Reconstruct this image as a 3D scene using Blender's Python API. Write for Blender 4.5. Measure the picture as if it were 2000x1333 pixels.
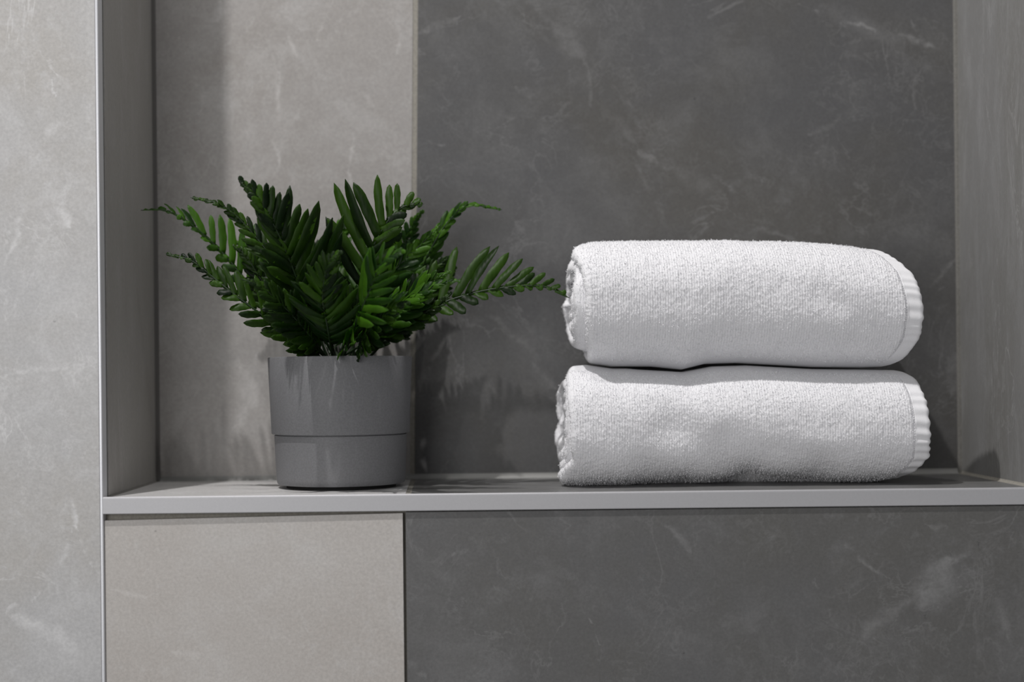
import bpy, bmesh, math, random
import numpy as np
from mathutils import Vector, Matrix

for o in list(bpy.data.objects): bpy.data.objects.remove(o, do_unlink=True)
S = bpy.context.scene
COL = S.collection

# ------------------------------------------------------------------ camera
F = 2778.0; PU, PV = 950.0, 742.0; ROLL = 0.0105; DF = 1.1; CZ = 0.0885
cam = bpy.data.cameras.new('camera'); camo = bpy.data.objects.new('camera', cam); COL.objects.link(camo)
cam.sensor_width = 36.0; cam.lens = F*36/2000
cam.shift_x = (1000-PU)/2000.0
cam.shift_y = (PV-666.5)/2000.0
c, s = math.cos(ROLL), math.sin(ROLL)
R_, U_, B_ = (c, 0, -s), (s, 0, c), (0, -1, 0)
camo.matrix_world = Matrix(((R_[0],U_[0],B_[0],0),(R_[1],U_[1],B_[1],-DF),(R_[2],U_[2],B_[2],CZ),(0,0,0,1)))
cam.dof.use_dof = True; cam.dof.focus_distance = 1.15; cam.dof.aperture_fstop = 2.6
cam.clip_start = 0.02
S.camera = camo
# ------------------------------------------------------------------ world, lamps, exposure
S.view_settings.view_transform = 'Standard'; S.view_settings.look = 'None'
S.view_settings.gamma = 1; S.view_settings.exposure = -0.10
S.view_settings.use_curve_mapping = False
w = bpy.data.worlds.new('room_light'); S.world = w; w.use_nodes = True
bg = w.node_tree.nodes['Background']; bg.inputs[0].default_value = (0.985, 0.98, 1.0, 1); bg.inputs[1].default_value = 0.24
def lamp(name, loc, power, r, col=(1, .97, .94)):
    l = bpy.data.lights.new(name, 'SPOT'); l.energy = power; l.shadow_soft_size = r; l.color = col
    l.spot_size = math.radians(110); l.spot_blend = .6
    o = bpy.data.objects.new(name, l); COL.objects.link(o); o.location = loc
    d = Vector((0.05, .1, .1)) - Vector(loc); o.rotation_euler = d.to_track_quat('-Z', 'Y').to_euler()
lamp('ceiling_spot_lamp', (-.454, -.41, 1.60), 71.0, .015, (1, .975, .97))
lamp('ceiling_spot_lamp', (-.06, -.41, 1.60), 15.0, .014, (1, .975, .95))
_l = bpy.data.lights.new('added_fill_light', 'AREA'); _l.shape = 'RECTANGLE'; _l.size = .9; _l.size_y = 1.1; _l.energy = 14.0; _l.color = (1, .985, .975)  # added soft fill, no real window; brightens towel fronts and right niche wall
_o = bpy.data.objects.new('added_fill_light', _l); COL.objects.link(_o); _o.location = (-.85, -2.1, .25)
_o.rotation_euler = (Vector((.05, 0, .1))-_o.location).to_track_quat('-Z', 'Y').to_euler()

# ------------------------------------------------------------------ pixel -> place
def P(u, v, Y):
    """point at wall-depth Y (0 = front plane of the wall) seen at that spot of the frame"""
    D = Y + DF; cx = (u-PU)/F; cy = -(v-PV)/F
    return Vector(((cx*c+cy*s)*D, Y, CZ+(-cx*s+cy*c)*D))

# ------------------------------------------------------------------ helpers
def link(name, me, mat=None, parent=None, smooth=False):
    o = bpy.data.objects.new(name, me); COL.objects.link(o)
    if mat: me.materials.append(mat)
    if parent: o.parent = parent
    if smooth: me.polygons.foreach_set('use_smooth', [True]*len(me.polygons))
    return o
def tag(o, label=None, cat=None, group=None, kind=None):
    if label: o['label'] = label
    if cat: o['category'] = cat
    if group: o['group'] = group
    if kind: o['kind'] = kind
    return o
def mesh_np(name, V, Fc):
    me = bpy.data.meshes.new(name); V = np.asarray(V, dtype=np.float32)
    quads = np.asarray([f for f in Fc], dtype=np.int32) if not isinstance(Fc, np.ndarray) else Fc.astype(np.int32)
    n = quads.shape[1]
    me.vertices.add(len(V)); me.vertices.foreach_set('co', V.ravel())
    me.loops.add(quads.size); me.loops.foreach_set('vertex_index', quads.ravel())
    me.polygons.add(len(quads)); me.polygons.foreach_set('loop_start', np.arange(0, quads.size, n, dtype=np.int32))
    me.update(calc_edges=True); me.validate()
    return me
def slab(name, p0, p1, mat, parent=None, bevel=.0, wedge=None):
    bm = bmesh.new()
    vs = [bm.verts.new((x, y, z)) for x in (p0[0], p1[0]) for y in (p0[1], p1[1]) for z in (p0[2], p1[2])]
    for f in ((0,1,3,2),(4,6,7,5),(0,4,5,1),(2,3,7,6),(0,2,6,4),(1,5,7,3)): bm.faces.new([vs[i] for i in f])
    if wedge:
        for v in bm.verts: v.co = Vector(wedge(v.co))
    bmesh.ops.recalc_face_normals(bm, faces=bm.faces)
    if bevel: bmesh.ops.bevel(bm, geom=list(bm.edges), offset=bevel, segments=3, profile=.5, affect='EDGES')
    me = bpy.data.meshes.new(name); bm.to_mesh(me); bm.free()
    return link(name, me, mat, parent)

class NT:
    def __init__(s, name):
        s.m = bpy.data.materials.new(name); s.m.use_nodes = True
        s.t = s.m.node_tree; s.n = s.t.nodes; s.b = s.n['Principled BSDF']; s.out = s.n['Material Output']
    def new(s, typ, **kw):
        nd = s.n.new(typ)
        for k, v in kw.items():
            if k.startswith('i_'):
                key = k[2:]; nd.inputs[int(key) if key.isdigit() else key].default_value = v
            else: setattr(nd, k, v)
        return nd
    def L(s, a, b): s.t.links.new(a, b)
    def math(s, op, a, b=None, clamp=False):
        nd = s.new('ShaderNodeMath', operation=op, use_clamp=clamp)
        for i, x in enumerate((a, b)):
            if x is None: continue
            if isinstance(x, (int, float)): nd.inputs[i].default_value = x
            else: s.L(x, nd.inputs[i])
        return nd.outputs[0]
    def vmath(s, op, a, b=None):
        nd = s.new('ShaderNodeVectorMath', operation=op)
        for i, x in enumerate((a, b)):
            if x is None: continue
            if isinstance(x, (tuple, list)): nd.inputs[i].default_value = x
            else: s.L(x, nd.inputs[i])
        return nd
    def noise(s, vec, scale, detail=6, rough=.6, dist=0.):
        nd = s.new('ShaderNodeTexNoise'); s.L(vec, nd.inputs['Vector'])
        nd.inputs['Scale'].default_value = scale; nd.inputs['Detail'].default_value = detail
        nd.inputs['Roughness'].default_value = rough; nd.inputs['Distortion'].default_value = dist
        return nd.outputs['Fac']
    def ramp(s, fac, a, b, lo=0., hi=1., smooth=True):
        nd = s.new('ShaderNodeMapRange'); nd.interpolation_type = 'SMOOTHSTEP' if smooth else 'LINEAR'
        s.L(fac, nd.inputs['Value'])
        for k, v in zip(('From Min','From Max','To Min','To Max'), (a, b, lo, hi)): nd.inputs[k].default_value = v
        return nd.outputs['Result']
    def mix(s, fac, a, b):
        nd = s.new('ShaderNodeMix', data_type='RGBA')
        if isinstance(fac, (int, float)): nd.inputs[0].default_value = fac
        else: s.L(fac, nd.inputs[0])
        for i, x in ((6, a), (7, b)):
            if isinstance(x, tuple): nd.inputs[i].default_value = x if len(x) == 4 else (*x, 1)
            else: s.L(x, nd.inputs[i])
        return nd.outputs[2]

def stone(name, base, warm, light, seed, vein=.5, segs=(), rough=.42, dark_specks=.5, stretch=None):
    """porcelain stone tile: cloudy mottling, fine light veins, grain; segs = single veins (p, q, width, strength)"""
    m = NT(name)
    geo = m.new('ShaderNodeTexCoord').outputs['Object']
    vec = m.vmath('ADD', geo, (seed*3.1, seed*1.7, seed*2.3)).outputs[0]
    if stretch: vec = m.vmath('MULTIPLY', vec, stretch).outputs[0]
    c1 = m.noise(vec, 5.5, 8, .62, .4); c2 = m.noise(vec, 17, 8, .72, .5); c3 = m.noise(vec, 75, 5, .7, .8); gr = m.noise(vec, 420, 3, .7)
    col = m.mix(m.ramp(c1, .35, .68), base, warm)
    cloud = m.math('ADD', m.math('MULTIPLY', m.ramp(c2, .45, .72), .65), m.math('MULTIPLY', m.math('MULTIPLY', m.ramp(c3, .50, .75), m.ramp(c1, .40, .60)), .55), True)
    col = m.mix(cloud, col, light)
    # fine crackle veins: ridges of distorted noise, kept to patches
    tot = None
    for sc, wd, st, ms in ((7, .010, .35, 6.), (15, .016, .35, 9.), (38, .03, .22, 13.)):
        n1 = m.noise(m.vmath('ADD', vec, (sc, 1., 2.)).outputs[0], sc, 6, .6, .9)
        rd = m.math('ABSOLUTE', m.math('SUBTRACT', n1, .5))
        ln = m.ramp(rd, 0, wd, 1, 0)
        pm = m.ramp(m.noise(m.vmath('ADD', vec, (3., sc, 5.)).outputs[0], ms, 4, .6), .48, .66)
        x = m.math('MULTIPLY', m.math('MULTIPLY', ln, pm), st*vein)
        tot = x if tot is None else m.math('MAXIMUM', tot, x)
    # individual veins
    if segs:
        wob = m.new('ShaderNodeTexNoise', i_Scale=26.0, i_Detail=6.0, i_Roughness=.62); m.L(geo, wob.inputs['Vector'])
        off = m.vmath('MULTIPLY', m.vmath('SUBTRACT', wob.outputs['Color'], (.5, .5, .5)).outputs[0], (.03, .03, .03)).outputs[0]
        gp = m.vmath('ADD', geo, off).outputs[0]
        brk = m.ramp(m.noise(geo, 60, 5, .7), .3, .62, .15, 1)
        for p, q, wd, st in segs:
            d = Vector(q)-Vector(p); ln2 = d.length_squared
            pa = m.vmath('SUBTRACT', gp, tuple(p)).outputs[0]
            t = m.math('DIVIDE', m.vmath('DOT_PRODUCT', pa, tuple(d)).outputs['Value'], ln2, True)
            sc = m.new('ShaderNodeVectorMath', operation='SCALE'); sc.inputs[0].default_value = tuple(d); m.L(t, sc.inputs['Scale'])
            dist = m.vmath('LENGTH', m.vmath('SUBTRACT', pa, sc.outputs[0]).outputs[0]).outputs['Value']
            taper = m.math('MULTIPLY', m.math('MULTIPLY', t, m.math('SUBTRACT', 1.0, t)), 4.0)
            wdn = m.math('ADD', m.math('MULTIPLY', taper, wd), wd*.25)
            k = m.ramp(m.math('DIVIDE', dist, wdn), 0, 1, 1, 0)
            k = m.math('MULTIPLY', m.math('MULTIPLY', k, brk), st)
            tot = m.math('MAXIMUM', tot, k)
    vl = tuple(min(1, x*(1.25 if x > .3 else 1.55)+.02) for x in light)
    col = m.mix(m.math('MINIMUM', tot, .9), col, vl)
    # small dark pits
    sp = m.ramp(m.noise(vec, 90, 3, .6), .735, .78)
    col = m.mix(m.math('MULTIPLY', sp, dark_specks), col, tuple(x*.4 for x in base))
    g = m.ramp(gr, .3, .7, .90, 1.10, False)
    hs = m.new('ShaderNodeHueSaturation'); m.L(col, hs.inputs['Color']); m.L(g, hs.inputs['Value'])
    m.L(hs.outputs[0], m.b.inputs['Base Color'])
    m.b.inputs['Roughness'].default_value = rough
    m.b.inputs['Specular IOR Level'].default_value = .35
    bp = m.new('ShaderNodeBump', i_Strength=.12, i_Distance=.0006); m.L(gr, bp.inputs['Height']); m.L(bp.outputs[0], m.b.inputs['Normal'])
    return m.m
def plain(name, col, rough=.5, metal=0., bump=0., bscale=300, var=.0):
    m = NT(name); m.b.inputs['Roughness'].default_value = rough; m.b.inputs['Metallic'].default_value = metal
    co = m.new('ShaderNodeTexCoord').outputs['Object']; n = m.noise(co, bscale, 4, .6)
    lo = tuple(x*(1-var) for x in col); hi = tuple(min(1, x*(1+var)) for x in col)
    m.L(m.mix(m.ramp(n, .3, .7), lo, hi), m.b.inputs['Base Color'])
    if bump:
        bp = m.new('ShaderNodeBump', i_Strength=bump, i_Distance=.0005); m.L(n, bp.inputs['Height']); m.L(bp.outputs[0], m.b.inputs['Normal'])
    return m.m

DEP = .176                                # niche depth
XL = P(200, 960, 0).x; XR = P(1880, 900, DEP).x
def sg(Y, *rows): return [(P(a, b, Y), P(c_, d, Y), wd, st) for a, b, c_, d, wd, st in rows]
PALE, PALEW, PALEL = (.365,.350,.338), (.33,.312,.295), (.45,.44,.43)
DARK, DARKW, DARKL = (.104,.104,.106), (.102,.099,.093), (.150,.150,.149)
m_left = stone('pale_grey_stone_tile', (.53,.53,.53), (.50,.485,.46), (.64,.64,.64), 1.3, 1.3, sg(0,
    (65,60,125,215,.0012,.7), (20,500,60,400,.004,.6), (60,400,5,520,.004,.6), (100,410,140,440,.009,.7), (80,265,130,240,.006,.5),
    (0,745,170,705,.004,.45), (140,970,150,1050,.0035,.85), (150,1050,185,1115,.003,.8), (30,870,70,880,.005,.6), (60,1190,140,1040,.003,.5),
    (30,390,100,560,.0012,.6), (55,575,120,580,.0015,.5), (100,575,170,640,.0012,.5), (30,1205,160,1275,.010,.5), (75,430,95,470,.0012,.5)), .38)
m_low_pale = stone('warm_pale_stone_tile', (.56,.534,.505), (.53,.50,.468), (.61,.595,.575), 4.1, .35, sg(0,
    (345,1010,300,1090,.0012,.4), (210,1160,305,1165,.003,.4), (330,1270,400,1290,.006,.35), (600,1215,625,1265,.0012,.5), (265,1150,295,1080,.0012,.4)), .45)
m_low_dark = stone('dark_grey_stone_tile', (.142,.142,.143), (.136,.134,.128), (.195,.195,.195), 6.2, .75, sg(0,
    (1860,1090,1800,1190,.019,.55), (1850,1120,1745,1200,.006,.5), (1960,1000,1850,1110,.005,.4), (1790,1170,1670,1250,.009,.4), (1640,1060,1740,1130,.003,.5),
    (1545,1080,1605,1160,.0018,.5), (1800,1025,1850,1045,.003,.4), (1290,1010,1360,1090,.0045,.35), (960,1140,1000,1200,.0015,.6), (1130,1190,1180,1270,.0014,.6),
    (1940,1160,1970,1250,.007,.35), (830,1200,880,1130,.0015,.35), (800,1290,840,1333,.003,.4), (880,1090,960,1060,.003,.35)), .42)
Z_ = DEP
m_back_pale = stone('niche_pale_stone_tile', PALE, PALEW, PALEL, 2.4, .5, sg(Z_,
    (307,110,350,70,.004,.7), (415,50,440,0,.006,.6), (650,0,615,90,.002,.5), (690,250,680,400,.003,.5), (565,70,580,120,.004,.6), (540,140,540,330,.005,.45),
    (700,150,730,220,.004,.35), (390,220,400,170,.003,.4), (310,260,420,235,.002,.4), (780,20,785,110,.003,.4), (470,720,500,800,.012,.45), (500,690,470,860,.006,.4), (370,230,420,330,.002,.3)), .48)
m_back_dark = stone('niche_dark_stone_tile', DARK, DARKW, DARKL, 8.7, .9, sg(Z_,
    (1560,0,1660,50,.0022,.9), (1615,0,1630,30,.002,.7), (1630,30,1740,65,.0028,.9), (1735,62,1850,105,.004,1.), (1770,30,1785,75,.002,.5), (1600,10,1760,80,.012,.28),
    (820,68,895,30,.004,.5), (1085,45,1150,130,.009,.40), (1150,130,1165,220,.004,.3), (1000,170,1060,190,.003,.4), (1235,280,1300,320,.003,.5), (1290,320,1340,345,.003,.4),
    (1800,120,1785,230,.003,.3), (818,278,870,280,.002,.5), (1880,500,1770,600,.0035,.55), (1780,600,1850,560,.003,.35), (1868,690,1850,770,.010,.5), (1010,430,1030,450,.008,.4),
    (1170,195,1250,290,.006,.22), (1300,310,1420,400,.010,.2), (1580,260,1640,235,.005,.35), (1430,430,1570,470,.003,.35), (1240,300,1300,430,.004,.2), (990,630,1060,700,.006,.4), (950,600,1000,650,.004,.3), (1040,700,1090,770,.005,.35), (930,700,990,790,.004,.3), (1000,760,960,850,.004,.25)), .48)
m_side_l = stone('niche_side_pale_tile', (.38,.37,.35), (.35,.335,.315), (.43,.42,.41), 3.3, .3, (), .5, stretch=(1, 2.5, .6))
m_side_r = stone('niche_side_grey_tile', (.235,.234,.23), (.215,.212,.202), (.30,.30,.30), 5.9, .9, (), .42, stretch=(1, 2.5, .6))
m_sh_pale = stone('shelf_pale_tile', (.60,.595,.59), (.56,.55,.54), (.68,.68,.68), 7.7, .5, (), .36)
m_sh_dark = stone('shelf_dark_tile', (.165,.165,.165), (.15,.148,.142), (.22,.22,.22), 9.9, .6, (), .36)
m_grout = plain('beige_grout', (.30,.285,.25), .9, 0, .3, 500, .12)
m_grout_g = plain('grey_grout', (.20,.195,.18), .9, 0, .3, 500, .12)
m_alu = plain('satin_aluminium', (.50,.50,.515), .45, .2, .03, 700, .02)
m_alu_w = plain('bright_trim', (.76,.77,.80), .35, .25, .02, 700, .02)
m_bead = plain('dull_trim_channel', (.10,.104,.098), .6, .0)
m_plaster = plain('white_plaster', (.7,.7,.7), .9)

# ------------------------------------------------------------------ the wall and its niche
BIG = 1.6; TOPZ = 1.12; TRH = P(950, 997, 0).z        # underside of the shelf trim
def struct(o): o['kind'] = 'structure'; return o
# vertical trim line: follows the photo's plumb
xt = P(188.5, 300, 0).x; xt2 = P(194.5, 900, 0).x
# left pier: tile front
struct(slab('wall_front_left', (-BIG, 0, -.9), (xt-.0004, .02, 1.5), m_left))
struct(slab('trim_1', (xt, -.0012, -.9), (xt+.0024, .012, 1.5), m_alu_w, None, .0007))
struct(slab('trim_2', (xt+.0022, -.0002, -.9), (XL, .02, 1.5), m_bead))
# niche left wall
wl = struct(slab('wall_left', (XL-.10, .0205, -.0002), (XL-.0005, DEP+.1, TOPZ), m_plaster))
slab('tile_face', (XL-.0006, .0135, .0004), (XL+.0015, DEP+.001, TOPZ), m_side_l, wl, .0004)
slab('edge_channel', (XL-.0006, .0015, .0004), (XL+.0002, .0135, TOPZ), m_bead, wl)
# niche right wall
wr = struct(slab('wall_right', (XR+.0005, .0205, -.0002), (XR+.10, DEP+.1, TOPZ), m_plaster))
slab('tile_face', (XR-.0015, .0135, .0004), (XR+.0006, DEP+.001, TOPZ), m_side_r, wr, .0004)
slab('corner_grout', (XR-.0045, DEP-.003, .0004), (XR-.0008, DEP+.002, TOPZ), m_grout_g, wr, .0006)
slab('edge_channel', (XR-.001, .0015, .0004), (XR+.0006, .0135, TOPZ), m_bead, wr)
# back wall: two tiles and the joint between (joint leans a little)
def jx(z, w): # joint centre at height z
    a = P(806.5, 930, DEP); b = P(812.5, 0, DEP)
    return a.x + (b.x-a.x)*(z-a.z)/(b.z-a.z) + w
wb = struct(slab('wall_back', (XL-.1, DEP+.0025, -.0002), (XR+.1, DEP+.1, TOPZ), m_plaster))
slab('pale_tile', (XL, DEP, -.0002), (0, DEP+.0025, TOPZ), m_back_pale, wb, 0, lambda v: (jx(v.z, -.0028) if v.x > -.01 else v.x, v.y, v.z))
slab('dark_tile', (0, DEP, -.0002), (XR, DEP+.0025, TOPZ), m_back_dark, wb, 0, lambda v: (jx(v.z, .0018) if v.x < .01 else v.x, v.y, v.z))
slab('joint_grout', (0, DEP+.0006, -.0002), (.01, DEP+.0025, TOPZ), m_grout, wb, 0, lambda v: (jx(v.z, -.0028 if v.x < .005 else .0018), v.y, v.z))
slab('corner_grout', (XL, DEP-.004, .0004), (XL+.0045, DEP+.001, TOPZ), plain('dark_corner_grout', (.13,.125,.12), .9), wb, .0008)
# shelf
JS = P(797, 965, 0).x; JB = jx(0, 0)
sh = struct(slab('niche_shelf', (XL-.1, .003, TRH+.0006), (XR+.1, DEP+.1, -.003), m_plaster))
tag(sh, 'tiled ledge of the wall niche carrying the potted fern and the towels')
def wj(off):
    return lambda v: ((JS+(JB-JS)*v.y/DEP+off) if abs(v.x) < .01 else v.x, v.y, v.z)
slab('pale_shelf_tile', (XL, .002, -.003), (0, DEP, 0), m_sh_pale, sh, 0, wj(-.0022))
slab('dark_shelf_tile', (0, .002, -.003), (XR, DEP, 0), m_sh_dark, sh, 0, wj(.0022))
slab('joint_grout', (-.001, .002, -.003), (.001, DEP, -.0004), m_grout, sh, 0, lambda v: (JS+(JB-JS)*v.y/DEP+(.0022 if v.x > 0 else -.0022), v.y, v.z))
def fillet(name, a, b, inward, r, mat, par):
    """a concave bead of grout along a line a-b, leg r on the shelf (direction inward) and r upwards"""
    a = Vector(a); b = Vector(b); inward = Vector(inward); up = Vector((0,0,1)); V = []; Fc = []
    n = 7
    prof = [(0, 0)] + [(r*(1-math.sin(math.pi/2*i/(n-1)))*1.0, r*(1-math.cos(math.pi/2*i/(n-1)))) for i in range(n)]
    for p in (a, b):
        for i, (h, z) in enumerate(prof): V.append(p+inward*h+up*z)
    k = len(prof)
    for i in range(k): j = (i+1) % k; Fc.append((i, j, k+j, k+i))
    me = bpy.data.meshes.new(name); me.from_pydata([tuple(v) for v in V], [], Fc+[tuple(range(k))[::-1], tuple(range(k, 2*k))]); me.update()
    return link(name, me, mat, par)
m_fil = plain('pale_grout_bead', (.30,.30,.29), .7)
fillet('corner_grout', (XL+.001, DEP, 0), (XR-.001, DEP, 0), (0,-1,0), .0045, m_fil, sh)
fillet('corner_grout', (XR-.0012, .015, 0), (XR-.0012, DEP, 0), (-1,0,0), .0035, m_grout, sh)
fillet('corner_grout', (XL+.0012, .015, 0), (XL+.0012, DEP, 0), (1,0,0), .0025, m_grout_g, sh)
# shelf trim: an aluminium profile with a rolled top lip
def trim_profile(name, x0, x1, mat):
    prof = [(.0035, .0002), (.0, .0008), (-.0004, .0006), (-.0008, 0.), (-.0009, -.0008), (-.0009, TRH+.0004), (-.0006, TRH), (.004, TRH), (.004, TRH+.001), (.0035, TRH+.001)]
    V = [(x, y, z) for x in (x0, x1) for y, z in prof]; k = len(prof)
    Fc = [(i, (i+1) % k, k+(i+1) % k, k+i) for i in range(k)] + [tuple(range(k)), tuple(range(2*k-1, k-1, -1))]
    me = bpy.data.meshes.new(name); me.from_pydata(V, [], Fc); me.update()
    bm = bmesh.new(); bm.from_mesh(me); bmesh.ops.recalc_face_normals(bm, faces=bm.faces); bm.to_mesh(me); bm.free()
    return struct(link(name, me, mat))
trim_profile('trim_3', XL+.0003, XR+.02, m_alu)
# wall under the shelf: pale tile set back a little further than the trim at its left end
def recess(v):
    t = max(0., min(1., (v.x-XL)/(XR-XL))); y = v.y
    return (v.x, y + (.0034*(1-t)**1.4), v.z)
xj = P(791, 1150, 0).x
wf = struct(slab('wall_front_lower', (XL-.001, .0075, -.9), (BIG, .02, TRH+.0002), m_grout))
slab('pale_tile', (XL+.0008, 0, -.9), (xj-.0012, .0075, P(800, 1003, 0).z), m_low_pale, wf, .0003, lambda v: (v.x, v.y+(.0017 if v.x < -.2 else .0009 if v.y < .005 else 0)*(1 if v.y < .005 else 0), v.z - (.0034 if v.x < -.2 and v.z > -.5 else 0)))
slab('dark_tile', (xj+.0010, 0, -.9), (BIG, .0075, TRH-.0004), m_low_dark, wf, .0003, lambda v: (v.x, v.y+(.0008 if v.x < .1 else -.0003)*(1 if v.y < .005 else 0), v.z-(.0006 if v.x < .1 and v.z > -.5 else 0)))
struct(slab('wall_front_right', (XR+.004, 0, TRH), (BIG, .02, 1.5), m_low_dark))
struct(slab('trim_4', (XR+.0005, -.0012, TRH), (XR+.0035, .012, TOPZ), m_alu_w, None, .0007))
struct(slab('wall_front_upper', (xt+.003, 0, TOPZ+.012), (XR+.0035, .02, 1.5), m_left))
struct(slab('trim_5', (XL, -.0012, TOPZ), (XR+.0035, .02, TOPZ+.0115), m_alu))
struct(slab('wall_niche_top', (XL-.1, .021, TOPZ+.0001), (XR+.1, DEP+.1, TOPZ+.05), m_side_l))

# ------------------------------------------------------------------ numpy noise
def vnoise(x, y, seed=0):
    xi = np.floor(x).astype(np.int64); yi = np.floor(y).astype(np.int64); fx = x-xi; fy = y-yi
    fx = fx*fx*(3-2*fx); fy = fy*fy*(3-2*fy)
    def h(a, b):
        n = (a*374761393 + b*668265263 + seed*982451653) & 0xffffffff
        n = ((n ^ (n >> 13))*1274126177) & 0xffffffff
        n = n ^ (n >> 16)
        return (n & 0xffff)/65535.0
    return (h(xi, yi)*(1-fx)+h(xi+1, yi)*fx)*(1-fy)+(h(xi, yi+1)*(1-fx)+h(xi+1, yi+1)*fx)*fy - .5
def fbm(x, y, seed=0, o=3):
    r = 0; a = 1.
    for i in range(o): r = r+a*vnoise(x*2**i, y*2**i, seed+i); a *= .5
    return r

# ------------------------------------------------------------------ towels
def terry_mat(name, bump):
    m = NT(name); co = m.new('ShaderNodeTexCoord').outputs['Object']
    n = m.noise(co, 900, 4, .7); m.b.inputs['Roughness'].default_value = .95
    m.L(m.mix(m.ramp(n, .3, .7), (.87,.87,.89), (.92,.92,.94)), m.b.inputs['Base Color'])
    m.b.inputs['Specular IOR Level'].default_value = .1
    m.b.inputs['Sheen Weight'].default_value = .15
    m.b.inputs['Subsurface Weight'].default_value = .0
    bp = m.new('ShaderNodeBump', i_Strength=bump, i_Distance=.0008); m.L(n, bp.inputs['Height']); m.L(bp.outputs[0], m.b.inputs['Normal'])
    return m.m
m_terry = terry_mat('white_terry', .5); m_hem = terry_mat('white_flat_weave', .12)
m_stitch = plain('hem_stitch', (.68,.68,.70), .9)

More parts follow.
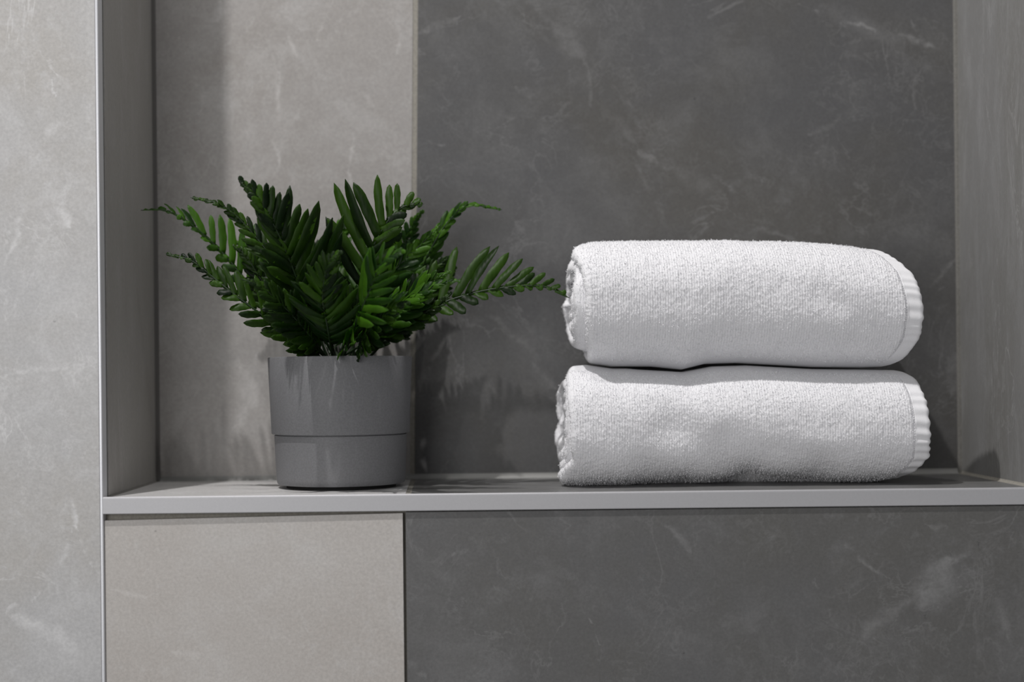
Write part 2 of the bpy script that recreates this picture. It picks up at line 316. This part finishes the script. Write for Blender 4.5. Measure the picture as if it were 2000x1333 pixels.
YC = .101; TA = .066
def px2x(u, Y=YC-.03): return (u-PU)/F*(Y+DF)
def towel(label, top, bot, left, right, left_in, rec_in, dents, seed, band_px, gam, touch, limit=None):
    """rolled towel: one long terry sheet wound into a roll; the outer turn is fine, the inner turns show at the ends"""
    rng = np.random.default_rng(seed)
    root = bpy.data.objects.new('rolled_towel', None); COL.objects.link(root)
    tz = lambda x: np.interp(x, [px2x(u) for u, v in top], [P(u, v, YC).z for u, v in top])
    bz = lambda x: np.interp(x, [px2x(u) for u, v in bot], [P(u, v, YC-.012).z+(.0012 if v < 800 else 0) for u, v in bot])
    if limit: _tz = tz; tz = lambda x: np.minimum(_tz(x), limit(x)-.0016)
    def per(tab, ph):
        d = (np.degrees(ph)+90) % 360 - 90
        ks = sorted(tab); xs = [k for k in ks]+[ks[0]+360]; ys = [tab[k] for k in ks]+[tab[ks[0]]]
        return px2x(np.interp(d, xs, ys))
    NEXP = 2.35; PITCH = .0098; TK = .0088
    def surf(ph, x, ins):
        T = tz(x); B = bz(x); b = (T-B)/2-ins; zc = (T+B)/2; a = TA-ins
        cy, sz = np.cos(ph), np.sin(ph)
        return np.stack([x, YC-a*np.sign(cy)*np.abs(cy)**(2/NEXP), zc+b*np.sign(sz)*np.abs(sz)**(2/NEXP)], -1)
    parts = {'terry': ([], []), 'hem': ([], [])}
    cnt = {'terry': 0, 'hem': 0}
    bandw = px2x(1000+band_px)-px2x(1000)
    tufts = []
    for k in range(5):
        nth = 560 if k == 0 else 150
        th = np.linspace(0, 2*np.pi, nth)
        ph = (np.pi+th)                       # starts at the back, goes under, front, top
        jog = np.clip((th/(2*np.pi)-.86)/.14, 0, 1); jog = jog*jog*(3-2*jog)
        ins0 = PITCH*(k+jog)
        if k == 0:
            xl = per(left, ph) + .0006*fbm(th*6, th*0, seed+3); xr = per(right, ph) + .0006*fbm(th*7, th*0+5, seed+4)
        else:
            xl = px2x(left_in[min(k-1, len(left_in)-1)]) + .0045*fbm(th*1.6, th*0, seed+k*7, 3)
            xr = per(right, ph) - rec_in + .003*fbm(th*2, th*0, seed+k*9, 2)
        # across parameter: outer face, right edge, inner face, left edge
        if k == 0: tt = np.linspace(0, 1, 430)
        else: tt = np.concatenate([np.linspace(0, .08, 36), np.linspace(.1, .9, 8), np.linspace(.94, 1, 16)])
        ed = np.linspace(0, np.pi, 10)[1:-1]
        rows = []
        h = TK/2
        XX, II, TT = [], [], []
        for t in tt: XX.append(xl+h+(xr-xl-2*h)*t); II.append(0*xl)
        for e in ed: XX.append(xr-h+h*np.sin(e)); II.append(0*xl+h-h*np.cos(e))
        for t in np.linspace(1, 0, 14): XX.append(xl+h+(xr-xl-2*h)*t); II.append(0*xl+TK)
        for e in ed: XX.append(xl+h-h*np.sin(e)); II.append(0*xl+h+h*np.cos(e))
        X = np.array(XX).T; I = np.array(II).T                           # nth x m
        PH = ph[:, None]+0*X; INS = I+ins0[:, None]
        A = surf(PH, X, INS)
        m_ = X.shape[1]
        # arc length for texture
        seg = np.linalg.norm(np.diff(A[:, m_//4], axis=0), axis=1); arc = np.concatenate([[0], np.cumsum(seg)])[:, None]+0*X
        du = np.gradient(A, axis=0); dv = np.roll(A, -1, 1)-np.roll(A, 1, 1)
        N = np.cross(dv, du); N /= np.linalg.norm(N, axis=2, keepdims=True)+1e-12
        # make it point out
        cen = np.stack([X, 0*X+YC, (tz(X)+bz(X))/2], -1)
        outer_sel = slice(0, len(tt))
        if np.mean(np.sum(N[:, outer_sel]*(A-cen)[:, outer_sel], -1)) < 0: N = -N
        band = (X > (xr[:, None]-bandw)) & (k == 0) & (I < TK*.6)
        ter = .00036*vnoise(X/.0021, arc/.0017, seed+11)+.0005*vnoise(X/.0011, arc/.0011, seed+12) + .00028*np.sin(X/.0021*2*np.pi) + .0008*fbm(X/.020, arc/.016, seed+13, 3) + .0022*fbm(X/.07, arc/.06, seed+17, 2)
        gat = gam*np.sin(arc/.0095*2*np.pi+9*vnoise(arc/.02, X*0, seed+21)+3*vnoise(X/.02, arc/.03, seed+2)) + gam*1.6*vnoise(arc/.0045, X/.02, seed+22) - .0007
        if k == 0:
            sb = np.clip((X-(xr[:, None]-bandw))/.0022, -1, 1)
            wgt = (sb*.5+.5); disp = ter*(1-wgt)+gat*wgt
            disp -= .0011*np.exp(-((X-(xr[:, None]-bandw))/.0007)**2)
        else: disp = ter
        dent = 0*X
        for (u0, v0, u1, v1, wd, dp) in dents:
            # dent along a line on the front face
            p = P(u0, v0, YC-.05); q = P(u1, v1, YC-.05); d = np.array([q.x-p.x, q.z-p.z]); L2 = d@d
            rx = A[..., 0]-p.x; rz = A[..., 2]-p.z; t = np.clip((rx*d[0]+rz*d[1])/L2, 0, 1)
            dist = np.hypot(rx-t*d[0], rz-t*d[1]); fr = np.clip((YC-A[..., 1])/.02, 0, 1)
            dent = dent+dp*np.exp(-(dist/wd)**2)*fr
        dph = np.abs((PH-touch+np.pi) % (2*np.pi)-np.pi); calm = 1-np.exp(-(dph/.75)**4); disp = disp*np.clip(calm*1.15-.1, .02, 1); dent = dent*np.clip(calm*1.2-.1, 0, 1)
        rad = (A-cen); rad[..., 0] = 0; rad /= np.linalg.norm(rad, axis=2, keepdims=True)+1e-9
        A = A+N*disp[..., None]-rad*dent[..., None]
        idx = np.arange(nth*m_).reshape(nth, m_)
        q = np.stack([idx[:-1, :], np.roll(idx, -1, 1)[:-1, :], np.roll(idx, -1, 1)[1:, :], idx[1:, :]], -1)
        fb = band[:-1, :] & np.roll(band, -1, 1)[:-1, :] & band[1:, :]
        for key, sel in (('terry', ~fb), ('hem', fb)):
            fq = q[sel]
            if not len(fq): continue
            used, inv = np.unique(fq.ravel(), return_inverse=True)
            parts[key][0].append(A.reshape(-1, 3)[used]); parts[key][1].append(inv.reshape(-1, 4)+cnt[key]); cnt[key] += len(used)
        # loops of pile: small tufts standing off the surface
        vis = (~band) & (dph > .45)
        if k == 0: vis &= (np.sin(PH) > -1.1)
        cand = np.argwhere(vis & (I < TK*.98))
        n = 120000 if k == 0 else 5000
        ch = cand[rng.integers(0, len(cand), n)]
        if k > 0:
            ed_c = cand[(X[cand[:, 0], cand[:, 1]] < xl[cand[:, 0]]+.02)]
            ch = ed_c[rng.integers(0, len(ed_c), n)]
        p = A[ch[:, 0], ch[:, 1]]+rng.normal(0, .0004, (n, 3)); nn = N[ch[:, 0], ch[:, 1]]
        tufts.append((p, nn))
    # tufts -> bent double blades
    P0 = np.concatenate([t[0] for t in tufts]); NN = np.concatenate([t[1] for t in tufts]); n = len(P0)
    side = np.cross(NN, rng.normal(0, 1, (n, 3))); side /= np.linalg.norm(side, axis=1, keepdims=True)
    tilt = rng.normal(0, .55, (n, 3)); tilt[:, 2] -= .25
    dirn = NN+tilt; dirn /= np.linalg.norm(dirn, axis=1, keepdims=True)
    hgt = rng.uniform(.0007, .0016, (n, 1)); wd = rng.uniform(.00022, .00042, (n, 1))
    base = P0-NN*.0003
    a0 = base-side*wd; a1 = base+side*wd; mid = base+dirn*hgt*.65
    tip = mid+(dirn*.4+side*.9)*hgt*.4
    V = np.stack([a0, a1, mid+side*wd*.8, mid-side*wd*.8+(tip-mid)*.7], 1).reshape(-1, 3)
    Fq = np.arange(n*4).reshape(n, 4)
    tv = np.concatenate(parts['terry'][0]+[V]); tf = np.concatenate(parts['terry'][1]+[Fq+cnt['terry']])
    o = link('terry_cloth', mesh_np('terry_cloth', tv, tf), m_terry, root, True)
    hv = np.concatenate(parts['hem'][0]); hf = np.concatenate(parts['hem'][1])
    hb = link('hem_band', mesh_np('hem_band', hv, hf), m_hem, root, True)
    hb['label'] = 'flat woven gathered hem band at right end'
    # stitching line at the hem
    SV, SF = [], []
    phs = np.arange(-1.35, 2.3, .035)
    for i, p_ in enumerate(phs):
        ph = np.array([p_, p_+.018]); xb = per(right, ph)-bandw
        a = surf(ph, xb, np.array([-.0001]*2)+.0004); b0 = len(SV); ww = .00022
        for r_, nrm in ((a[0], 0), (a[1], 0)):
            yn = r_-np.array([r_[0], YC, (tz(r_[0])+bz(r_[0]))/2]); yn /= np.linalg.norm(yn)+1e-9
            for sx, k_ in ((-ww, 0), (ww, 0), (ww, .0005), (-ww, .0005)): SV.append(r_+np.array([sx, 0, 0])+yn*(k_-.0004))
        SF += [(b0, b0+1, b0+5, b0+4), (b0+1, b0+2, b0+6, b0+5), (b0+2, b0+3, b0+7, b0+6), (b0+3, b0, b0+4, b0+7), (b0+3, b0+2, b0+1, b0), (b0+4, b0+5, b0+6, b0+7)]
    st = link('stitching', mesh_np('stitching', np.array(SV), np.array(SF)), m_stitch, hb)
    tag(root, label, 'towel', 'rolled white towels stacked on the niche shelf')
    return bz
upper_bottom = towel('white rolled terry towel lying on top of the other one',
      top=[(1110,497),(1125,486),(1160,478),(1250,474),(1400,472),(1500,474),(1600,480),(1715,487),(1790,500)],
      bot=[(1110,700),(1150,712),(1200,719),(1280,719),(1340,725),(1385,714),(1450,712),(1600,720),(1700,721),(1790,717)],
      left={-90:1152,-60:1146,-30:1142,0:1140,30:1135,60:1121,90:1130,180:1150}, right={-90:1742,-60:1766,-30:1781,0:1784,30:1771,60:1742,90:1712,180:1740},
      left_in=[1119,1117,1122,1126], rec_in=.006,
      dents=[(1600,575,1720,650,.012,.0022),(1250,620,1500,600,.02,.0012),(1290,715,1400,706,.008,.003)], seed=5, band_px=36, gam=.00028, touch=-np.pi/2)
towel('white rolled terry towel at the bottom, lying on the shelf tiles',
      top=[(1085,722),(1115,716),(1150,713),(1250,722),(1340,727),(1400,716),(1500,713),(1600,719),(1700,722),(1800,724)],
      bot=[(1085,944),(1130,949),(1250,947),(1350,945),(1450,946),(1600,945),(1680,942),(1760,938),(1800,936)],
      left={-90:1104,-75:1092,-60:1091,-45:1100,-30:1112,0:1108,30:1105,60:1105,90:1116,180:1110}, right={-90:1728,-60:1778,-30:1796,0:1794,30:1790,60:1784,90:1768,180:1770},
      left_in=[1100,1103,1108,1112], rec_in=.002,
      dents=[(1310,832,1460,930,.018,.0060),(1490,955,1600,940,.018,.0045),(1420,850,1600,905,.012,.0025),(1170,800,1240,900,.012,.0015),(1270,930,1340,945,.012,.004)], seed=23, band_px=34, gam=.00042, touch=np.pi/2, limit=upper_bottom)

# ------------------------------------------------------------------ potted fern
m_pot = NT('matt_grey_plastic'); 
_co = m_pot.new('ShaderNodeTexCoord').outputs['Object']; _n = m_pot.noise(_co, 700, 3, .7)
m_pot.L(m_pot.mix(m_pot.ramp(_n, .3, .7), (.172,.173,.180), (.208,.210,.218)), m_pot.b.inputs['Base Color']); m_pot.b.inputs['Roughness'].default_value = .55
_b = m_pot.new('ShaderNodeBump', i_Strength=.15, i_Distance=.0005); m_pot.L(_n, _b.inputs['Height']); m_pot.L(_b.outputs[0], m_pot.b.inputs['Normal']); m_pot = m_pot.m
m_soil = plain('dark_soil', (.012,.010,.008), .95, 0, 1., 220, .4)
m_foot = plain('black_foot', (.01,.01,.01), .8)

PY = .0958; PX = P(665.5, 820, PY).x; K = (PY+DF)/F
fern = bpy.data.objects.new('potted_fern', None); COL.objects.link(fern); fern.location = (PX, PY, 0)
tag(fern, 'green artificial fern in a grey stepped plastic pot at the left of the shelf', 'potted plant')
def lathe(name, prof, mat, parent, seg=128):
    th = np.linspace(0, 2*np.pi, seg, endpoint=False); V = []; Fc = []
    for r, z in prof: V += [(r*math.cos(t), r*math.sin(t), z) for t in th]
    for i in range(len(prof)-1):
        for j in range(seg): k = (j+1) % seg; Fc.append((i*seg+j, i*seg+k, (i+1)*seg+k, (i+1)*seg+j))
    me = bpy.data.meshes.new(name); me.from_pydata(V, [], Fc); me.update()
    bm = bmesh.new(); bm.from_mesh(me); bmesh.ops.holes_fill(bm, edges=bm.edges, sides=0); bmesh.ops.recalc_face_normals(bm, faces=bm.faces); bm.to_mesh(me); bm.free()
    o = link(name, me, mat, parent, True)
    o.modifiers.new('es', 'EDGE_SPLIT').split_angle = math.radians(35)
    return o
r_rim = 140.5*K; r_mid = 134.0*K; r_low = 128.8*K; r_base = 124.0*K
ZT = P(665, 698, PY).z; ZR = P(665, 846, PY).z
prof = [(0, .004), (r_base-.004, .004), (r_base-.0008, .0032), (r_base, .0042), (r_base+.0006, .008), (r_low, ZR-.0012), (r_low-.0014, ZR-.0009), (r_low-.0014, ZR-.0001), (r_mid-.0003, ZR), (r_mid, ZR+.0008),
        (r_rim-.0002, ZT-.0008), (r_rim-.0006, ZT), (r_rim-.0016, ZT), (r_rim-.002, ZT-.001), (r_mid-.003, ZR+.004), (r_low-.003, ZR-.002), (r_base-.003, .008), (0, .008)]
lathe('pot', prof, m_pot, fern)
lathe('pot_foot', [(0, 0), (r_base-.0075, 0), (r_base-.0075, .0042), (0, .0042)], m_foot, fern, 96)
lathe('soil', [(0, .080), (r_mid-.0012, .080), (r_mid+.0002, .088), (.03, .092), (0, .094)], m_soil, fern, 64)

def leaf_mat(name, dark, light, gl=.28):
    m = NT(name); co = m.new('ShaderNodeTexCoord').outputs['Object']
    at = m.new('ShaderNodeAttribute', attribute_name='tone').outputs['Fac']
    n = m.noise(co, 60, 4, .6)
    fac = m.math('ADD', m.math('MULTIPLY', n, .45), m.math('MULTIPLY', at, .65), True)
    col = m.mix(m.ramp(fac, .2, .9), dark, light); m.L(col, m.b.inputs['Base Color'])
    m.b.inputs['Roughness'].default_value = .46; m.b.inputs['Specular IOR Level'].default_value = gl
    tr = m.new('ShaderNodeBsdfTranslucent')
    tc = m.mix(.6, col, tuple(min(1, x*2.6) for x in light)); m.L(tc, tr.inputs[0])
    mx = m.new('ShaderNodeMixShader'); mx.inputs[0].default_value = .40
    m.L(m.b.outputs[0], mx.inputs[1]); m.L(tr.outputs[0], mx.inputs[2]); m.L(mx.outputs[0], m.out.inputs[0])
    vn = m.new('ShaderNodeTexWave', i_Scale=90.0, i_Distortion=3.0); m.L(co, vn.inputs[0])
    bp = m.new('ShaderNodeBump', i_Strength=.12, i_Distance=.0005); m.L(vn.outputs[1], bp.inputs['Height']); m.L(bp.outputs[0], m.b.inputs['Normal'])
    return m.m
m_leaf = leaf_mat('fern_green', (.004,.015,.0025), (.045,.115,.006))
m_leaf2 = leaf_mat('fern_light_green', (.009,.036,.004), (.075,.20,.010))
m_rib = plain('fern_midrib', (.010,.028,.006), .5, 0, 0, 100, .3)

rnd = random.Random(4)
def spline(pts, n):
    """centripetal-free Catmull-Rom through pts"""
    pts = [Vector(p) for p in pts]; pts = [pts[0]*2-pts[1]]+pts+[pts[-1]*2-pts[-2]]; out = []
    m = len(pts)-3
    for i in range(n+1):
        t = i/n*m; k = min(int(t), m-1); u = t-k; a, b, c_, d = pts[k:k+4]
        out.append(.5*((2*b)+(c_-a)*u+(2*a-5*b+4*c_-d)*u*u+(3*b-a-3*c_+d)*u**3))
    # even spacing
    L = [0]
    for i in range(n): L.append(L[-1]+(out[i+1]-out[i]).length)
    res = []; j = 0
    for i in range(n+1):
        s_ = L[-1]*i/n
        while j < n-1 and L[j+1] < s_: j += 1
        f = (s_-L[j])/max(1e-9, L[j+1]-L[j]); res.append(out[j].lerp(out[j+1], f))
    return res, L[-1]
def frond(path, Lr, Ll, hint=(0,-1,.5), start=.22, npair=15, light=False, ang=48, wpx=13, droop=.18, curl=.0, peak=.15, rs=None, pw=1.15, angl=None):
    """path: (u, v, depth) control points from the crown to the tip; Lr / Ll = longest leaflet right / left of the midrib (px)"""
    rr = random.Random(rs if rs is not None else rnd.random())
    pts = [P(u, v, PY+dy)-fern.location for u, v, dy in path]
    sp, LEN = spline(pts, 60)
    hint = Vector(hint).normalized()
    V, Fc, T_ = [], [], []
    def at(t):
        f = max(0., min(59.999, t*60)); i = int(f); p = sp[i].lerp(sp[i+1], f-i)
        tg = (sp[min(60, i+1)]-sp[max(0, i-1)]).normalized()
        nr = (hint-tg*hint.dot(tg)).normalized(); sd = tg.cross(nr).normalized()
        return p, tg, nr, sd
    for sidei, LM in ((1, Lr), (-1, Ll)):
        if LM <= 0: continue
        for i in range(npair):
            t = start+(1-start)*(1-(1-min(1, (i+.15*rr.random()+(.4 if sidei < 0 else 0))/npair))**1.25)
            if t > .985: continue
            q = (t-start)/(1-start)
            prof = (min(1, .62+.38*q/peak) if q < peak else max(.10, (1-((q-peak)/(1-peak))**pw)))
            L = LM*K*prof*rr.uniform(.86, 1.1)
            if L < .0025: continue
            w = wpx*K*.57*(.42+.58*prof)*rr.uniform(.88, 1.12)
            p, tg, nr, sd = at(t)
            sd = sd*sidei
            a = math.radians((ang if sidei > 0 or angl is None else angl)+8-q*26+rr.uniform(-5, 5))
            d0 = (sd*math.cos(math.pi/2-a)+tg*math.sin(math.pi/2-a)) if False else (sd*math.sin(a)+tg*math.cos(a))
            d0 = (d0+nr*rr.uniform(-.10, .16)).normalized()
            wv = (tg*math.sin(a)-sd*math.cos(a)); wv = (wv-d0*wv.dot(d0)).normalized()
            tw = rr.uniform(-.38, .38); nn = d0.cross(wv).normalized()
            if nn.dot(nr) < 0: nn = -nn
            wv = (wv*math.cos(tw)+nn*math.sin(tw)).normalized(); nn = d0.cross(wv).normalized()
            if nn.dot(nr) < 0: nn = -nn
            NS = 11; b0 = len(V); tone = rr.uniform(0, 1)*.8
            dr = droop*rr.uniform(.4, 1.5); bend = rr.uniform(-.1, .22)
            for k in range(NS+1):
                x = k/NS
                ww = w*(.72+.28*math.sin(min(1, x/.55)*math.pi/2) if x < .55 else (max(0, 1-((x-.55)/.45)**2.3))**.52)*(1+.06*math.sin(x*19+i))
                if k == NS: ww = w*.05
                cpos = p+d0*(L*x)-nr*(dr*L*x*x)+tg*(bend*L*x*x)+Vector((0, 0, -curl*L*x*x))
                wav = nn*(math.sin(x*9+i*1.3)*w*.12)
                V.append(cpos+wv*ww+nn*ww*.22+wav); V.append(cpos+wav*.3); V.append(cpos-wv*ww+nn*ww*.22-wav)
                T_ += [tone+.12, tone-.05, tone+.12]
                if k:
                    e = b0+3*(k-1); Fc += [(e, e+1, e+4, e+3), (e+1, e+2, e+5, e+4)]
    # narrow wing along the outer half of the midrib, where the leaflets run together
    b0 = len(V)
    for k in range(25):
        t = .45+.53*k/24; p, tg, nr, sd = at(t); ww = wpx*K*.26*math.sin(math.pi*min(1, .08+k/24))**.5
        V += [p+sd*ww-nr*.0003, p-nr*.0001, p-sd*ww-nr*.0003]; T_ += [.5]*3
        if k: e = b0+3*(k-1); Fc += [(e, e+1, e+4, e+3), (e+1, e+2, e+5, e+4)]
    # terminal leaflet
    p, tg, nr, sd = at(.97); b0 = len(V)
    for k in range(6):
        x = k/5; ww = 5*K*(1-x**1.5)*.8; cp = at(.93+.07*x)[0]
        V += [cp+sd*ww, cp, cp-sd*ww]; T_ += [.6]*3
        if k: e = b0+3*(k-1); Fc += [(e, e+1, e+4, e+3), (e+1, e+2, e+5, e+4)]
    me = bpy.data.meshes.new('frond'); me.from_pydata([tuple(v) for v in V], [], Fc); me.update()
    a_ = me.attributes.new('tone', 'FLOAT', 'POINT'); a_.data.foreach_set('value', T_)
    o = link('frond', me, m_leaf2 if light else m_leaf, fern, True)
    so = o.modifiers.new('thick', 'SOLIDIFY'); so.thickness = .00028; so.offset = 0
    # midrib
    RV, RF = [], []; ns = 30
    for k in range(ns+1):
        t = k/ns; p, tg, nr, sd = at(t); r = .0011*(1-.8*t)+.00012
        for j in range(6): RV.append(tuple(p+(sd*math.cos(j*math.pi/3)+nr*math.sin(j*math.pi/3))*r))
        if k:
            for j in range(6): e = (k-1)*6; RF.append((e+j, e+(j+1) % 6, e+6+(j+1) % 6, e+6+j))
    me = bpy.data.meshes.new('midrib'); me.from_pydata(RV, [], RF); me.update()
    link('midrib', me, m_rib, o, True)
    return o
# --- the fronds the photo shows one by one
frond([(655,700,-.01),(610,620,-.04),(578,540,-.065),(545,460,-.08),(510,400,-.088),(468,354,-.09)], 150, 100, (.12,-1,.30), .14, 22, ang=50, angl=30, wpx=19, peak=.22, pw=1.35, droop=.1, rs=1)
frond([(640,700,.0),(600,600,-.01),(545,520,-.01),(470,430,-.015),(425,398,-.02),(372,386,-.02)], 66, 76, (-.2,-.8,.7), .15, 19, ang=34, wpx=13, rs=2)
frond([(620,705,.0),(560,650,.005),(500,575,.01),(440,500,.01),(375,440,.0),(325,412,-.005),(275,411,-.01)], 116, 36, (-.5,-.55,.8), .25, 15, ang=46, wpx=16, rs=3, light=True)
frond([(605,708,-.01),(565,665,-.02),(520,622,-.03),(470,585,-.035),(420,545,-.035),(375,510,-.035),(325,497,-.035)], 86, 46, (-.3,-.9,.6), .22, 14, ang=38, wpx=14, rs=4)
frond([(715,705,.0),(770,650,-.015),(840,603,-.02),(920,574,-.02),(1000,560,-.02),(1065,560,-.02),(1113,583,-.022)], 46, 124, (.0,-.97,.40), .2, 15, ang=52, wpx=17, droop=.05, pw=1.0, peak=.3, rs=5)
frond([(700,700,.0),(770,600,.015),(825,515,.02),(870,440,.02),(915,402,.015),(980,410,.015)], 62, 80, (.3,-.8,.7), .22, 17, light=True, ang=26, wpx=14, rs=6)
frond([(690,700,.0),(695,600,-.01),(722,500,-.02),(752,440,-.025),(785,405,-.02),(828,398,-.02)], 70, 150, (.1,-1,.25), .22, 13, ang=44, angl=52, wpx=20, droop=.04, peak=.42, pw=1.1, rs=7)
frond([(670,700,-.02),(695,630,-.075),(722,570,-.105),(745,515,-.12),(790,488,-.128)], 118, 124, (.1,-.9,.55), .16, 18, light=True, ang=44, wpx=14, peak=.3, rs=8)
frond([(665,700,.01),(660,600,.03),(650,520,.045),(665,450,.05),(700,420,.05)], 90, 90, (.0,-1,.5), .3, 14, light=True, ang=42, wpx=15, rs=9)
frond([(690,700,.01),(735,600,.035),(775,520,.045),(800,450,.045),(825,410,.04)], 90, 80, (.2,-.9,.5), .3, 14, light=True, ang=42, wpx=15, rs=10)
# --- inner and lower fronds filling the crown
fill = [ ([(690,702,.0),(760,630,.01),(810,570,.015),(855,520,.015),(885,500,.01)], 56, 56, (.2,-1,.4), 0),
 ([(690,702,.0),(770,620,-.03),(830,560,-.05),(880,530,-.055)], 50, 60, (.1,-1,.5), 1),
 ([(640,702,.0),(570,620,.0),(520,560,.0),(480,500,.0),(455,480,.0)], 56, 50, (-.2,-1,.4), 0),

 ([(660,702,.0),(720,640,-.05),(790,590,-.075),(860,555,-.085),(900,548,-.09)], 46, 52, (.1,-.8,.7), 1),
 ([(660,702,.0),(740,655,-.02),(800,625,-.03),(850,600,-.035),(885,570,-.035)], 40, 50, (.1,-1,.4), 0),
 ([(640,702,-.01),(600,650,-.06),(555,600,-.09),(510,560,-.105),(470,545,-.11)], 50, 56, (-.1,-1,.4), 0),
 ([(630,702,.0),(580,655,-.02),(540,610,-.03),(505,590,-.03)], 40, 44, (-.2,-1,.4), 0),
 ([(650,702,-.02),(640,640,-.07),(630,580,-.10),(640,520,-.115),(665,490,-.12)], 70, 76, (0,-1,.3), 0),
 ([(690,702,-.02),(720,650,-.08),(760,610,-.11),(800,590,-.12)], 56, 60, (0,-1,.4), 0),
 ([(680,702,.0),(760,640,.02),(820,600,.03),(870,560,.03),(890,520,.03)], 50, 50, (.2,-.8,.6), 0),
 ([(650,702,.0),(600,600,.03),(560,540,.04),(500,490,.045),(450,470,.04)], 60, 60, (-.2,-.8,.6), 1),
 ([(660,702,.0),(640,580,.02),(610,500,.03),(590,440,.03)], 56, 56, (0,-1,.4), 0),
 ([(680,702,.0),(720,600,.0),(760,540,-.01),(830,470,-.01),(860,440,-.01)], 56, 52, (.1,-1,.5), 1),
 ([(690,702,.0),(740,660,-.01),(790,635,-.015),(830,640,-.02)], 34, 40, (0,-1,.5), 0),
 ([(655,702,.0),(640,640,-.02),(610,585,-.03),(600,545,-.03)], 62, 60, (0,-1,.3), 0),
 ([(665,702,.0),(680,640,-.02),(700,590,-.03),(735,570,-.03)], 60, 56, (0,-1,.3), 0),
 ([(640,702,-.01),(600,670,-.04),(570,650,-.05),(545,640,-.05)], 40, 40, (0,-1,.3), 0),
 ([(660,702,.0),(700,560,.03),(740,480,.04),(740,430,.04)], 54, 54, (0,-1,.4), 1),
 ([(680,702,.0),(790,620,.035),(850,540,.04),(880,500,.04)], 44, 44, (.2,-1,.5), 0),
]
for i, (pth, a, b, h, lg) in enumerate(fill):
    frond(pth, a*1.28, b*1.28, h, .22, 18, light=bool(lg), ang=40+rnd.uniform(-6, 6), wpx=14, peak=.3, droop=.15, rs=100+i)
